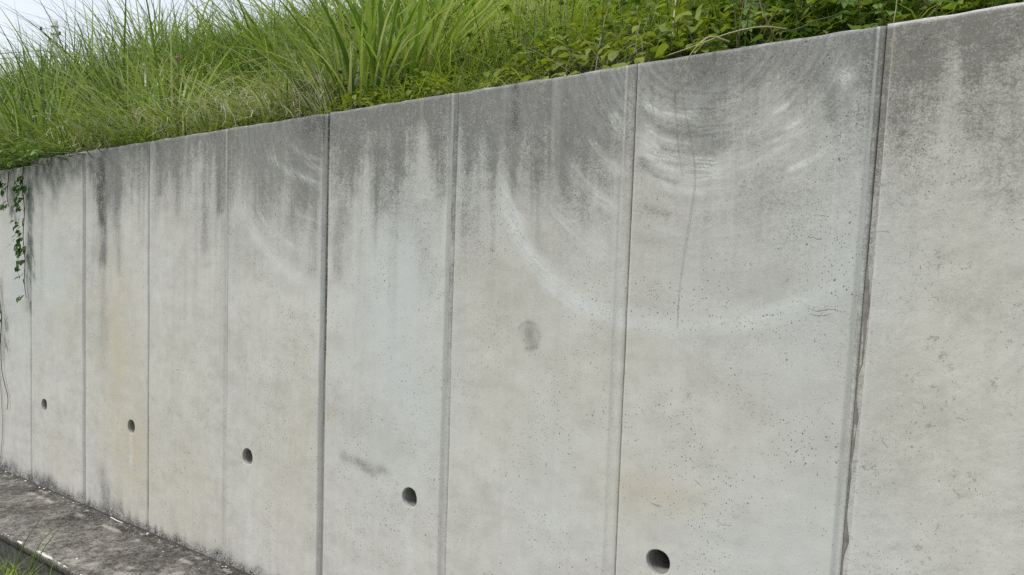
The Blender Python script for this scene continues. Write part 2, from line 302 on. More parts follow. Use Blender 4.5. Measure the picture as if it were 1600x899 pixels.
SWEEPS = [  # pale arcs rubbed by swinging stems: points, half width, strength
    ([(4.669, 1.960), (4.729, 1.798), (4.804, 1.659), (4.910, 1.551), (5.040, 1.471), (5.207, 1.426)], .030, 1.5), ([(4.910, 1.551), (5.040, 1.471), (5.207, 1.426), (5.418, 1.408), (5.588, 1.427), (5.726, 1.466), (5.871, 1.538), (5.938, 1.610)], .026, .9),
    ([(4.878, 1.877), (4.964, 1.768), (5.099, 1.664), (5.201, 1.620)], .022, .35), ([(4.957, 2.012), (5.041, 1.904), (5.159, 1.809), (5.209, 1.779)], .022, .45), ([(5.049, 2.074), (5.129, 1.977), (5.212, 1.906)], .018, .5), ([(5.136, 2.144), (5.201, 2.049)], .018, .5), ([(5.081, 1.868), (5.201, 1.785)], .012, .5), ([(4.611, 1.813), (4.709, 1.639), (4.831, 1.520)], .02, .3),
    ([(5.252, 2.185), (5.305, 2.141), (5.386, 2.102), (5.506, 2.090)], .012, .75), ([(5.260, 2.098), (5.332, 2.038), (5.405, 2.004)], .012, .5), ([(5.251, 2.060), (5.333, 1.984), (5.435, 1.944), (5.552, 1.944)], .016, .95), ([(5.253, 2.016), (5.346, 1.937), (5.447, 1.901), (5.574, 1.910)], .016, .85), ([(5.260, 1.929), (5.382, 1.865), (5.513, 1.849), (5.636, 1.873)], .012, .45), ([(5.267, 1.860), (5.406, 1.801), (5.557, 1.802), (5.714, 1.840)], .012, .3), ([(5.270, 1.751), (5.453, 1.702), (5.660, 1.724), (5.809, 1.788)], .016, .25),
    ([(5.698, 2.078), (5.754, 2.107)], .010, .6), ([(5.696, 2.020), (5.743, 2.031), (5.789, 2.050)], .007, .8), ([(5.697, 1.989), (5.757, 2.007), (5.811, 2.029)], .007, .75), ([(5.701, 1.957), (5.776, 1.986)], .008, .5), ([(5.741, 1.897), (5.805, 1.923), (5.875, 1.967)], .009, .65), ([(5.594, 1.909), (5.673, 1.940), (5.720, 1.956)], .008, .5), ([(5.842, 1.906), (5.893, 1.943)], .008, .35), ([(5.636, 1.843), (5.751, 1.867), (5.859, 1.905)], .008, .3),
    ([(3.031, 1.898), (3.133, 1.733), (3.291, 1.605), (3.523, 1.491), (3.640, 1.446)], .028, .8), ([(3.237, 2.139), (3.340, 2.063), (3.486, 2.005), (3.649, 1.960)], .016, .6), ([(3.508, 2.083), (3.647, 2.026)], .010, .6), ([(3.386, 2.175), (3.531, 2.102), (3.646, 2.073)], .010, .35), ([(3.140, 1.856), (3.349, 1.709), (3.636, 1.602)], .014, .35), ([(3.418, 1.863), (3.631, 1.782)], .014, .3), ([(3.201, 1.533), (3.406, 1.413), (3.643, 1.333)], .02, .3),
    ([(3.724, 1.633), (3.891, 1.748), (3.991, 1.817)], .02, .3), ([(0.691, 2.127), (0.890, 1.999)], .02, .35), ([(1.166, 2.166), (1.231, 2.036)], .03, .3), ([(1.832, 2.049), (2.058, 1.906)], .02, .35),
    ([(4.491, 0.890), (4.764, 0.747), (5.130, 0.624)], .05, .3), ([(3.680, 0.766), (4.080, 0.687)], .02, .2), ([(2.178, 1.324), (2.343, 1.624), (2.406, 1.733)], .03, .3), ([(0.666, 0.893), (1.287, 0.695)], .03, .25), ([(4.673, 0.717), (4.997, 0.639)], .02, .3),
]
DARKARCS = [([(5.254, 1.964), (5.336, 1.903), (5.415, 1.878)], .008, .5), ([(5.258, 1.981), (5.358, 1.919)], .006, .4), ([(5.268, 1.816), (5.385, 1.770)], .01, .3), ([(5.259, 2.124), (5.354, 2.057), (5.487, 2.024)], .015, .3), ([(5.488, 2.004), (5.652, 1.996), (5.765, 2.029)], .02, .25)]
MARKS = [  # thin scratches: points, width, strength
    ([(5.814, 1.494), (5.846, 1.482), (5.881, 1.491), (5.911, 1.489)], .0035, .6), ([(5.822, 1.475), (5.855, 1.469), (5.890, 1.479)], .003, .5), ([(5.993, 1.716), (6.014, 1.717), (6.037, 1.713)], .003, .75), ([(5.815, 1.703), (5.857, 1.695)], .003, .5), ([(5.828, 1.767), (5.864, 1.764)], .003, .4),
    ([(5.483, 0.918), (5.499, 0.911), (5.514, 0.899)], .003, .6), ([(5.330, 0.816), (5.344, 0.811), (5.361, 0.807), (5.381, 0.809)], .004, .6), ([(5.561, 0.803), (5.583, 0.791), (5.617, 0.797)], .003, .45), ([(4.150, 0.677), (4.166, 0.655)], .003, .6), ([(4.059, 0.469), (4.071, 0.454)], .005, .8), ([(2.424, 0.985), (2.444, 0.979)], .006, .8), ([(0.229, 0.262), (0.286, 0.190)], .006, .5),
    ([(2.329, 0.208), (2.343, 0.196)], .006, .9), ([(2.550, 0.324), (2.564, 0.302)], .005, .8), ([(2.820, 0.110), (2.832, 0.092)], .006, .7),
]

def stains(X, Z, pi):
    o = {k: np.zeros(X.shape) for k in ('dirt_shade', 'pale', 'och', 'alg_shade', 'blue', 'mark', 'brown', 'sw')}
    dep, st, sl = TOPD.get(pi, (.35, .6, 1))
    ztop = ZT - (.04 if pi < 0 else 0); t = ztop - Z
    n1 = fbm(X * 11, Z * .9, 3 + pi); n2 = fbm(X * 34, Z * 1.7, 50 + pi); n3 = fbm(X * 4, Z * 4, 80 + pi)
    L = dep * (.22 + 1.9 * np.clip(n1 - .22, 0, 1) ** 1.3 * sl + .40 * (n2 - .5) * sl + .8 * (n3 - .4))
    L = np.maximum(L, .05)
    body = ss(0, 1, np.clip(1 - t / (L * 1.15), 0, 1)) ** .75
    wash = {5: 1.15, 6: 1.2, 3: .95, 4: .7, 7: .85, 2: .7, 1: .6}.get(pi, .5)
    o['dirt_shade'] += .42 * ss(wash, .0, t) * (.35 + 1.1 * fbm(X * 5, Z * 3.2, 66)) 
    lip = np.exp(-(t / .10) ** 2)
    edge = fbm(X * 7, Z * 7, 31)
    o['dirt_shade'] += st * .80 * body * (.12 + .75 * n2 + .85 * n3) + lip * (.16 + .6 * (edge - .3))
    # faint long runs under the band
    run = ss(.58, .80, fbm(X * 20, Z * .5, 7 + pi)) * ss(1.5, .25, t)
    o['dirt_shade'] += .22 * run * (1.0 if pi not in (6, 7) else .4)
    prun = ss(.60, .82, fbm(X * 24 + 9, Z * .6, 27 + pi)) * ss(1.0, .1, t)
    o['pale'] += .30 * prun * (1.0 if pi not in (6, 7) else .4)
    o['dirt_shade'] += .10 * ss(.45, .7, fbm(X * 3, Z * 2.2, 91)) * ss(2.0, .6, t)
    for pts, wd, s, ch in DARKS:
        xs = [p[0] for p in pts]; zs = [p[1] for p in pts]
        if max(xs) < X.min() - .2 or min(xs) > X.max() + .2: continue
        wob = (fbm(X * 16, Z * 7, 5) - .5) * wd * 1.2
        dd, sg, al = pline(X + wob, Z, pts)
        o[ch] += s * np.exp(-(dd / wd) ** 2 * 1.3) * (.45 + 1.1 * fbm(X * 40, Z * 9, 12))
    for (cx, cz), rx, rz, s, ch in TINTS:
        if cx + 2.2 * rx < X.min() or cx - 2.2 * rx > X.max(): continue
        e = ((X - cx) / rx) ** 2 + ((Z - cz) / rz) ** 2
        o[ch] += s * (.85 if ch == 'blue' else 1) * np.exp(-e * 1.2) * ((.35 + 1.3 * fbm(X * 9, Z * 5, 61)) if ch != 'pale' else np.clip(-.2 + 2 * (fbm(X * 22, Z * 15, 62) - .1), 0, 1))
    for pts, wd, s in SWEEPS:
        xs = [p[0] for p in pts]
        if max(xs) < X.min() - .2 or min(xs) > X.max() + .2: continue
        dd, sg, al = pline(X, Z, pts)
        big_ = wd > .025
        m = s * np.exp(-(dd / (wd * (1.15 if big_ else 1.15))) ** 2) * ss(-.05, .22, al) * ss(1.05, .75, al)
        if big_: o['pale'] += .30 * m * (.05 + 1.5 * fbm(X * 14, Z * 14, 9)); o['blue'] += .30 * m; o['sw'] += .62 * m * (.3 + 1.2 * fbm(X * 9, Z * 9, 10)); o['dirt_shade'] *= (1 - .6 * np.clip(m, 0, 1))
        else: o['sw'] += 1.25 * m * (.3 + 1.2 * fbm(X * 10, Z * 10, 9)); o['dirt_shade'] *= (1 - .22 * np.clip(m, 0, 1))
    if pi in (5, 6):     # faint brushing over the whole swing of the stems
        rr = np.hypot(X - 5.5, Z - 2.40); o['sw'] += .28 * ss(.16, .25, rr) * ss(.66, .45, rr) * ss(.40, .62, fbm(X * 4, Z * 4, 39)) + .10 * ss(.6, .75, rr) * ss(1.02, .9, rr)
    if pi == 3: rr = np.hypot(X - 3.79, Z - 2.40); o['sw'] += .16 * ss(.3, .5, rr) * ss(1.1, .85, rr) * (X > 2.95)
    for pts, wd, s in DARKARCS:
        if max(p[0] for p in pts) < X.min() - .2 or min(p[0] for p in pts) > X.max() + .2: continue
        dd, sg, al = pline(X, Z, pts); o['dirt_shade'] += s * np.exp(-(dd / wd) ** 2) * (.4 + fbm(X * 30, Z * 30, 77)) * ss(0, .15, al) * ss(1, .85, al)
    # algae line at the foot
    foot = .03 + .11 * np.clip(fbm(X * 4.5, X * 0, 19) - .42, 0, 1) * 2 + .05 * vn(X * 30, Z * 0, 2)
    hgt = np.clip(1 - Z / foot, 0, 1)
    o['alg_shade'] += np.clip(hgt * 1.25, 0, 1) * (.35 + .75 * fbm(X * 45, Z * 45, 8)) * (1 if pi < 4 else .7)
    o['dirt_shade'] += .25 * np.clip(1 - Z / (foot * 1.9), 0, 1)
    for k in o: o[k] = np.clip(o[k], 0, 1)
    return o

# ------------------------------------------------------------------ precast panels
def relief(X, Z, pi, rough):
    return (fbm(X * 3.1, Z * 2.3, 70 + pi, 3) - .5) * .006 + (fbm(X * 22, Z * 22, 71 + pi, 3) - .5) * .0016 * (2.2 if rough else 1)

def cracks(pi, x0, x1, y0, rough, parent):
    V = []; F = []; rr = random.Random(pi)
    for pts, wd, s in MARKS:
        if not x0 < pts[0][0] < x1: continue
        P = []
        for (ax, az), (bx_, bz) in zip(pts[:-1], pts[1:]):
            for k in range(5): P.append((ax + (bx_ - ax) * k / 5, az + (bz - az) * k / 5))
        P.append(pts[-1]); n = len(P)
        for i, (x, z) in enumerate(P):
            q = P[min(i + 1, n - 1)]; p = P[max(i - 1, 0)]; l = math.hypot(q[0] - p[0], q[1] - p[1]); nx, nz = -(q[1] - p[1]) / l, (q[0] - p[0]) / l
            w_ = wd * .27 * (.25 + rr.random()) * math.sin(math.pi * (i + .4) / (n + .2)); j = (rr.random() - .5) * wd * 1.1
            b = len(V)
            for sg in (-1, 1):
                xx, zz = x + nx * (j + sg * w_), z + nz * (j + sg * w_); V.append((xx, y0 - .0009 + float(relief(np.array(xx), np.array(zz), pi, rough)), zz))
            if i: F.append((b - 2, b - 1, b + 1, b))
    if F:
        o = link('crack', np_mesh('crack', V, F, M_CRACK), parent); o['kind'] = 'stuff'; return o
def build_panel(pi, xl, xr, res, L, R, ztop, y0=0.0, hole=None, mat=None, cham=.012, dense_to=None, slack=0.0):
    """xl, xr: (x at z=0, dx/dz). L, R: profile columns (offset, depth, paleness with painted lit edge, grime with painted shade)."""
    mat = mat or MC; cham = cham * .6
    nrow = int(ztop / res)
    zs = list(np.linspace(-.06, ztop - cham, nrow)) + [ztop, ztop]
    zs = np.array(zs); ydep = np.zeros(len(zs)); ydep[-2] = cham; ydep[-1] = .17
    XL = xl[0] + xl[1] * zs; XR = xr[0] + xr[1] * zs
    a, b = L[-1][0], R[0][0]
    wid = xr[0] - xl[0] - a + b
    if dense_to:
        ts = list(np.linspace(0, dense_to / wid, int(dense_to / res))) + list(np.linspace(dense_to / wid, 1, 30)[1:])
    else: ts = list(np.linspace(0, 1, max(8, int(wid / res))))
    cols = []
    for off, dp, pa, di in L[:-1]: cols.append((XL + off, dp, pa, di))
    for t in ts: cols.append(((XL + a) * (1 - t) + (XR + b) * t, 0, None, 0))
    for off, dp, pa, di in R[1:]: cols.append((XR + off, dp, pa, di))
    nc, nr = len(cols), len(zs)
    X = np.stack([c[0] for c in cols], 1); Z = np.repeat(zs[:, None], nc, 1)
    cd_ = np.array([c[1] for c in cols]); Y = np.maximum(cd_[None, :], ydep[:, None])
    wav = relief(X, Z, pi, mat is MR)
    Y = Y + wav * (cd_[None, :] < .1)
    # worn top arris
    Y[-2] += (vn(X[-2] * 14, X[-2] * 0, 3) - .5) * .006; Z[-3] -= np.abs(vn(X[-3] * 20, X[-3] * 0, 4) - .4) * .008; Z[-2:] += (vn(X[-2:] * 17, X[-2:] * 0, 5) - .5) * .005
    s = stains(X, Z, pi)
    s['pale'][-2:] = np.clip(s['pale'][-2:] + .55 * ss(.50, .85, vn(X[-2:] * 25, X[-2:] * 0, 6)), 0, 1); s['dirt_shade'][-2:] = np.clip(s['dirt_shade'][-2:] * .9 + .25, 0, 1)
    if mat is MR: s['pale'][-2:] = .8; s['dirt_shade'][-2:] *= .25
    for j, c in enumerate(cols):
        if c[2] is not None:
            jn = fbm(Z[:, j] * 9, Z[:, j] * 0 + j, 33)
            s['pale'][:, j] = np.clip(s['pale'][:, j] + c[2] * (.4 + 1.2 * jn), 0, 1)
            s['dirt_shade'][:, j] = np.clip(s['dirt_shade'][:, j] * (.5 if c[2] > 0 else 1) + c[3] * (.5 + jn) * (.35 + .65 * ss(.7, 1.9, Z[:, j])), 0, 1)
            if c[2] > 0: s['alg_shade'][:, j] *= .6
            if c[3] > .9: s['alg_shade'][:, j] += .5 * ss(.5, 1.5, Z[:, j]); s['brown'][:, j] += .5  # darkest groove columns: shade painted in through the algae and brown channels
    idx = np.arange(nc * nr).reshape(nr, nc)
    V = np.stack([X, Y + y0, Z], -1).reshape(-1, 3)
    q = np.stack([idx[:-1, :-1], idx[:-1, 1:], idx[1:, 1:], idx[1:, :-1]], -1)
    keep = np.ones((nr - 1, nc - 1), bool); extraV = []; extraF = []; ex_s = None
    if hole:
        hx, hz, hr = hole
        i0 = int(np.argmin(np.abs(zs[:-2] - (hz - hr - .022)))); i1 = int(np.argmin(np.abs(zs[:-2] - (hz + hr + .022))))
        xr_ = X[(i0 + i1) // 2]; j0 = int(np.argmin(np.abs(xr_ - (hx - hr - .022)))); j1 = int(np.argmin(np.abs(xr_ - (hx + hr + .022))))
        keep[i0:i1, j0:j1] = False
        ring = [idx[i0, j] for j in range(j0, j1)] + [idx[i, j1] for i in range(i0, i1)] + [idx[i1, j] for j in range(j1, j0, -1)] + [idx[i, j0] for i in range(i1, i0, -1)]
        rv = V[ring]; ang = np.arctan2(rv[:, 2] - hz, rv[:, 0] - hx); n = len(ring)
        base = len(V); prev = list(ring)
        for kk, tt in enumerate((.35, .65, .85, .96, 1.0, 1.0)):
            rr = hr * (1 + .02 * np.sin(ang * 3 + pi)); px = hx + rr * np.cos(ang); pz = hz + rr * np.sin(ang)
            nx = rv[:, 0] * (1 - tt) + px * tt; nz = rv[:, 2] * (1 - tt) + pz * tt; ny = rv[:, 1].copy()
            if kk == 4: ny = ny + .003; nx = hx + (nx - hx) * .985; nz = hz + (nz - hz) * .985
            if kk == 5: ny = ny + .02; nx = hx + (nx - hx) * .97; nz = hz + (nz - hz) * .97
            cur = list(range(base, base + n)); base += n
            extraV.append(np.stack([nx, ny, nz], 1))
            for e in range(n): extraF.append((prev[e], prev[(e + 1) % n], cur[(e + 1) % n], cur[e]))
            prev = cur
        EV = np.concatenate(extraV); es = stains(EV[:, 0], EV[:, 2], pi)
        rimr = np.hypot(EV[:, 0] - hx, EV[:, 2] - hz)
        es['dirt_shade'] = np.clip(es['dirt_shade'] + .2 * (rimr < hr * 1.04), 0, 1)
        V = np.concatenate([V, EV]); ex_s = es
    Fq = q[keep].reshape(-1, 4)
    if extraF: Fq = np.concatenate([Fq, np.array(extraF)])
    fl = {k: v.ravel() for k, v in s.items()}
    if ex_s: fl = {k: np.concatenate([fl[k], ex_s[k]]) for k in fl}
    A = np.stack([fl['dirt_shade'], fl['pale'], fl['och'], fl['alg_shade']], 1); Bv = np.stack([fl['blue'], fl['mark'], fl['brown'], fl['sw']], 1)
    me = np_mesh('wall_panel', V, Fq, mat, {'a': A, 'b': Bv})
    return me

def weep_tube(hx, hz, hr, y0):
    n, rings = 28, 8; V = []; F = []
    for k in range(rings):
        y = y0 + .018 + (.165 - .018) * k / (rings - 1)
        for e in range(n):
            t = 2 * math.pi * e / n; r = hr * .965 * (1 + .015 * math.sin(5 * t + k))
            V.append((hx + r * math.cos(t), y, hz + r * math.sin(t)))
    for k in range(rings - 1):
        for e in range(n):
            f = (e + 1) % n; F.append((k * n + e, k * n + f, (k + 1) * n + f, (k + 1) * n + e))
    return np_mesh('weep_hole', V, F, M_HOLE, smooth=True)

wall = tag(empty('retaining_wall', (3, 0, 0)), 'long grey concrete retaining wall of tall precast panels with round weep holes', 'wall')
# joints: x at z=0, lean, rebate width, rebate depth, grime and painted shade in the rebate
JT = {-2: (-1.0, -.035, 0, 0, 0), -1: (-.205, -.03, 0, 0, 0), 0: (.575, -.0297, .012, .015, .6), 1: (1.364, -.0223, .022, .020, .8), 2: (2.146, -.0188, 0, 0, 0), 3: (2.910, -.0122, .018, .008, .25), 4: (3.670, -.0014, .029, .022, .95), 5: (4.418, .0092, .028, .012, .55), 6: (5.177, .0208, .038, .006, -.05), 7: (5.893, .0461, .019, .010, .34)}
RES = {-2: .05, -1: .02, 0: .017, 1: .014, 2: .013, 3: .011, 4: .009, 5: .008, 6: .007}
HOLES = {0: (.763, .575), 1: (1.941, .589), 3: (3.102, .598), 4: (4.235, .611), 6: (5.369, .617)}
PLAB = {-1: 'leftmost visible panel, half covered by hanging vine', 1: 'panel with a black vertical streak and ochre tinge', 6: 'widest panel with pale swept arcs near its top'}
for k in range(-12, -2): JT[k] = (-1.0 + .785 * (k + 2), -.035, 0, 0, 0); RES[k] = .06
for pi in range(-12, 7):
    l, r = JT[pi], JT[pi + 1]
    gl = .0018 if l[2] else .004; gr = (.0009 if pi == 6 else .0018) if r[2] else .004
    xl = (l[0] + l[2] / 2 + gl, l[1]); xr = (r[0] + r[2] / 2 - gr, r[1])
    L = [(0, .165, 0, .7), (0, .006, .7, 0), (.006, 0, .7, 0)]
    if r[2]: R = [(-r[2] - .006, 0, .9, 0), (-r[2], r[3] * .8, 1.0, 0), (-r[2] + .004, r[3], 0, r[4]), (-r[2] / 2, r[3], 0, r[4]), (-.004, r[3], 0, r[4] + .1), (0, r[3] + .004, 0, r[4] + .3), (0, .165, 0, .8)]  # lit arris painted pale; groove floor's grime and shade put into the colour
    else: R = [(-.005, 0, .4, 0), (0, .006, .4, 0), (0, .165, 0, .7)]
    y0 = .003 if pi < 0 else .0
    zt = ZT - (.04 if pi < 0 else 0)
    h = HOLES.get(pi); hr = .0425
    me = build_panel(pi, xl, xr, RES[pi], L, R, zt, y0, (h[0], h[1], hr) if h else None)
    o = link('wall_panel', me, wall); o.matrix_parent_inverse = Matrix.Translation((-3, 0, 0))
    if pi in PLAB: o['label'] = PLAB[pi]
    cracks(pi, xl[0] + .07, xr[0], y0, False, o)
    if h: link('weep_hole', weep_tube(h[0], h[1], hr, y0), o)

# the rougher wall section right of the wide joint
cast = tag(empty('cast_wall', (7, 0, 0)), 'rougher speckled concrete wall section with pale chamfered top edge at the right', 'wall')
l = JT[7]; xl = (l[0] + l[2] / 2 + .0004, l[1])
me = build_panel(7, xl, (9.5, 0), .007, [(0, .165, 0, .8), (0, .016, 0, .5), (.003, .013, 0, .5), (.012, .013, 0, .4), (.017, .013, 0, .5), (.0185, .002, .3, .1), (.023, 0, .3, 0)], [(-.005, 0, .2, 0), (0, .006, .2, 0), (0, .165, 0, .5)], ZT + .004, -.003, None, MR, .022, .62)
o = link('wall_panel', me, cast); o.matrix_parent_inverse = Matrix.Translation((-7, 0, 0))
cracks(7, 5.9, 9, -.003, True, o)
# damp mortar squeezed out along the joint
V = []; F = []; zz = np.linspace(.0, 1.62, 150)
for i, z in enumerate(zz):
    x0 = xl[0] + xl[1] * z - .001
    wv = .5 + .5 * math.sin(z * 30 + 2.2 * math.sin(z * 9)); top = 1.0 if z > 1.33 else 0
    wdt = (.019 if top else .004 + .012 * wv ** 2 * (1 if z > .75 else .5)) * min(1, (1.63 - z) * 9 + .1)
    V += [(x0, .0100, z), (x0 + wdt * .55, .0085, z), (x0 + wdt * .85, .0102, z)]
    if i: b = 3 * i; F += [(b - 3, b - 2, b + 1, b), (b - 2, b - 1, b + 2, b + 1)]
o = link('joint_filler', np_mesh('joint_filler', V, F, M_FILL), cast); o.matrix_parent_inverse = Matrix.Translation((-7, 0, 0)); o['label'] = 'damp dark mortar in the open joint'

# ------------------------------------------------------------------ ledge at the foot, ground, bank
LY = -.53
xs = np.concatenate([np.arange(-9.5, -1, .06), np.arange(-1, 3.6, .02), np.arange(3.6, 9.5, .06)]); ys = np.concatenate([np.arange(.01, LY + .02, -.02), [LY + .012, LY + .004, LY]])
X, Yg = np.meshgrid(xs, ys); Zg = (fbm(X * 6, Yg * 6, 1) - .5) * .008 + (fbm(X * 40, Yg * 40, 2, 2) - .5) * .003
edge = (fbm(X * 12, Yg * 0, 4) - .5) * .006
Zg[-2] -= .003; Zg[-1] -= .010; Yg = Yg + edge * (Yg < LY + .03)
pale = np.zeros(X.shape); soilf = np.zeros(X.shape); lt = np.zeros(X.shape)
pale[-2] = ss(.36, .6, fbm(X[-2] * 16, X[-2] * 0, 14)); pale[-3] = .5 * ss(.45, .6, fbm(X[-3] * 16, X[-3] * 0, 14))
ln = np.abs(Yg + .115 + .01 * (fbm(X * 5, X * 0, 3) - .5)); lt += ss(.02, .004, ln) * ss(.5, .7, fbm(X * 8, Yg * 8, 15)) * 1.6
ln2 = np.abs(Yg + .05); lt += ss(.014, .003, ln2) * ss(.5, .75, fbm(X * 14, Yg * 9, 16)) * 1.4
lt += .55 * np.exp(-((Yg + .44) / .09) ** 2) * fbm(X * 5, Yg * 12, 17) - .25 * np.exp(-((Yg + .06) / .07) ** 2)
diag = np.abs((Yg + .40) - .45 * (X - 2.45)); lt += ss(.06, .0, diag) * ss(.45, .7, fbm(X * 20, Yg * 9, 18)) * (X > 2.05) * (X < 2.9) * 1.3
diag2 = np.abs((Yg + .36) - .3 * (X - 2.75)); lt += ss(.03, .0, diag2) * (X > 2.3) * fbm(X * 16, Yg * 16, 28) * 1.2
soilf += ss(.035, .0, -Yg + .0) * .8
nr, nc = X.shape; idx = np.arange(nr * nc).reshape(nr, nc)
q = np.stack([idx[:-1, :-1], idx[1:, :-1], idx[1:, 1:], idx[:-1, 1:]], -1).reshape(-1, 4)
V = np.stack([X, Yg, Zg], -1).reshape(-1, 3); A = np.stack([lt, pale, soilf, 0 * lt], -1).reshape(-1, 4)
# front face of the slab
fz = [-.02, -.05, -.052]; fy = [LY, LY + .002, LY + .025]; b = len(V); FV = []; FA = []; FF = []
for k in range(3):
    for i, x in enumerate(xs): FV.append((x, fy[k] + edge[-1, i], fz[k])); FA.append((-.15, 0, .35, 0))
prev = idx[-1]
for k in range(3):
    cur = b + k * nc + np.arange(nc); FF.append(np.stack([prev[:-1], cur[:-1], cur[1:], prev[1:]], 1)); prev = cur
me = np_mesh('ledge', np.concatenate([V, FV]), np.concatenate([q] + FF), ML, {'a': np.concatenate([A, FA])})
tag(link('ledge', me), 'dark stained concrete ledge along the foot of the wall', 'ledge', kind='structure')
# lower face under the slab
X, Zg = np.meshgrid(np.arange(-9.5, 9.5, .08), np.array([-.049, -.15, -.25, -.42])); Yg = LY + .022 + (fbm(X * 7, Zg * 7, 6) - .5) * .012
nr, nc = X.shape; idx = np.arange(nr * nc).reshape(nr, nc)
q = np.stack([idx[:-1, :-1], idx[1:, :-1], idx[1:, 1:], idx[:-1, 1:]], -1).reshape(-1, 4)
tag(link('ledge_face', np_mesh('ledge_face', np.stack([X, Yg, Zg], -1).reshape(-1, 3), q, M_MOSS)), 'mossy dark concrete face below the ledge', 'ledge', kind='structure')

def sheet(name, xs, ys, zf, mat):
    X, Y = np.meshgrid(np.array(xs, float), np.array(ys, float)); Z = zf(X, Y)
    nr, nc = X.shape; idx = np.arange(nr * nc).reshape(nr, nc)
    q = np.stack([idx[:-1, :-1], idx[:-1, 1:], idx[1:, 1:], idx[1:, :-1]], -1).reshape(-1, 4)
    return np_mesh(name, np.stack([X, Y, Z], -1).reshape(-1, 3), q, mat, smooth=True)

M_GRND = plain('ground_grass', (.035, .06, .018), (.075, .11, .035), 12, 1, .5)
gx = [-900, -300, -100, -40] + list(np.arange(-20, 20.1, .5)) + [40, 100, 300, 900]
gy = [-900, -300, -100, -40] + list(np.arange(-20, -.4, .5)) + [-.4]
tag(link('ground', sheet('ground', gx, gy, lambda x, y: -.34 + .03 * fbm(x, y, 3), M_GRND)), 'grassy ground below the ledge', 'ground', kind='structure')
def bank_z(x, y):
    y = np.asarray(y, float); x = np.asarray(x, float) + 0 * y
    r = 2.262 + .58 * np.clip(y - .17, 0, None)
    r = np.where(y > 1.9, 2.262 + .58 * 1.73 + .8 * (1 - np.exp(-(y - 1.9) / 1.3)), r)
    return r + np.clip(1.5 - x, 0, 1.5) * .12 * np.clip(y - .3, 0, 1.5) + .06 * (fbm(x * 1.5, y * 1.5, 8) - .5) * np.clip((y - .15) * 4, 0, 1)
by = [.175] + list(np.arange(.2, 6, .15)) + [7, 9, 14, 30, 80, 300, 900]
bx = [-900, -300, -100, -40, -20] + list(np.arange(-12, 12.1, .2)) + [20, 40, 100, 300, 900]
tag(link('bank', sheet('bank', bx, by, bank_z, M_SOIL)), 'soil bank rising behind the wall under the grass', 'bank', kind='structure')
# the earth that closes the wall's back
X0, X1 = -900, 900
tag(link('earth_face', np_mesh('earth_face', [(X0, .178, -.4), (X1, .178, -.4), (X1, .178, 2.2), (X0, .178, 2.2)], [(0, 1, 2, 3)], M_SOIL)), 'dark earth behind the weep holes', 'earth', kind='structure')

# ------------------------------------------------------------------ blades and leaves
def blades(P, h, lean, az, droop, wd, seg, r, twist=None, curl=0.0):
    """P (n,3) bases; returns V, F(quads), r attribute"""
    n = len(P); t = np.linspace(0, 1, seg + 1)[None, :]
    dx, dy = np.cos(az)[:, None], np.sin(az)[:, None]; h = h[:, None]; lean = lean[:, None]; droop = droop[:, None]
    out = lean * t + droop * t ** 2.2; upz = t - .55 * droop * t ** 3 - .15 * lean * t
    cx = P[:, 0:1] + h * out * dx; cy = P[:, 1:2] + h * out * dy; cz = P[:, 2:3] + h * upz
    if curl:
        ph = RNG.uniform(0, 6.28, (n, 1)); fr = RNG.uniform(3, 8, (n, 1)); am = RNG.uniform(0, curl, (n, 1))
        cx = cx + am * h * t * np.sin(fr * t + ph); cz = cz + am * h * t * np.cos(fr * t * 1.2 + ph) * .7; cy = cy + am * .6 * h * t * np.cos(fr * t + ph)
    tw = (az + math.pi / 2 if twist is None else twist)[:, None]
    prof = np.clip(np.minimum(1, t * 6 + .45) * (1 - t ** 2.2) + .04, 0, 1); hw = wd[:, None] * .5 * prof
    sx, sy = np.cos(tw), np.sin(tw)
    a = np.stack([cx - sx * hw, cy - sy * hw, cz], -1); b = np.stack([cx + sx * hw, cy + sy * hw, cz], -1)
    V = np.stack([a, b], 2).reshape(n, -1, 3)
    m = 2 * (seg + 1); base = (np.arange(n) * m)[:, None, None]; k = (np.arange(seg) * 2)[None, :, None]
    F = base + k + np.array([0, 1, 3, 2])[None, None, :]
    return V.reshape(-1, 3), F.reshape(-1, 4), np.repeat(r, m)

def join(*parts):
    V, F, R = [], [], []; b = 0
    for v, f, r in parts: V.append(v); F.append(f + b); R.append(r); b += len(v)
    return np.concatenate(V), np.concatenate(F), np.concatenate(R)

def stuff(name, part, mat, label, cat, parent=None):
    V, F, R = part; o = link(name, np_mesh(name, V, F, mat, {'r': R}), parent); tag(o, label, cat, kind='stuff'); return o

def U(a, b, n): return RNG.uniform(a, b, n)
def scatter(n, x0, x1, y0, y1, dens=None):
    x = U(x0, x1, n); y = y0 + (y1 - y0) * RNG.uniform(0, 1, n) ** 1.25
    if dens is not None:
        k = RNG.uniform(0, 1, n) < dens(x, y); x, y = x[k], y[k]
    return np.stack([x, y, np.where(y < .178, 2.29, bank_z(x, y) - .01)], 1)

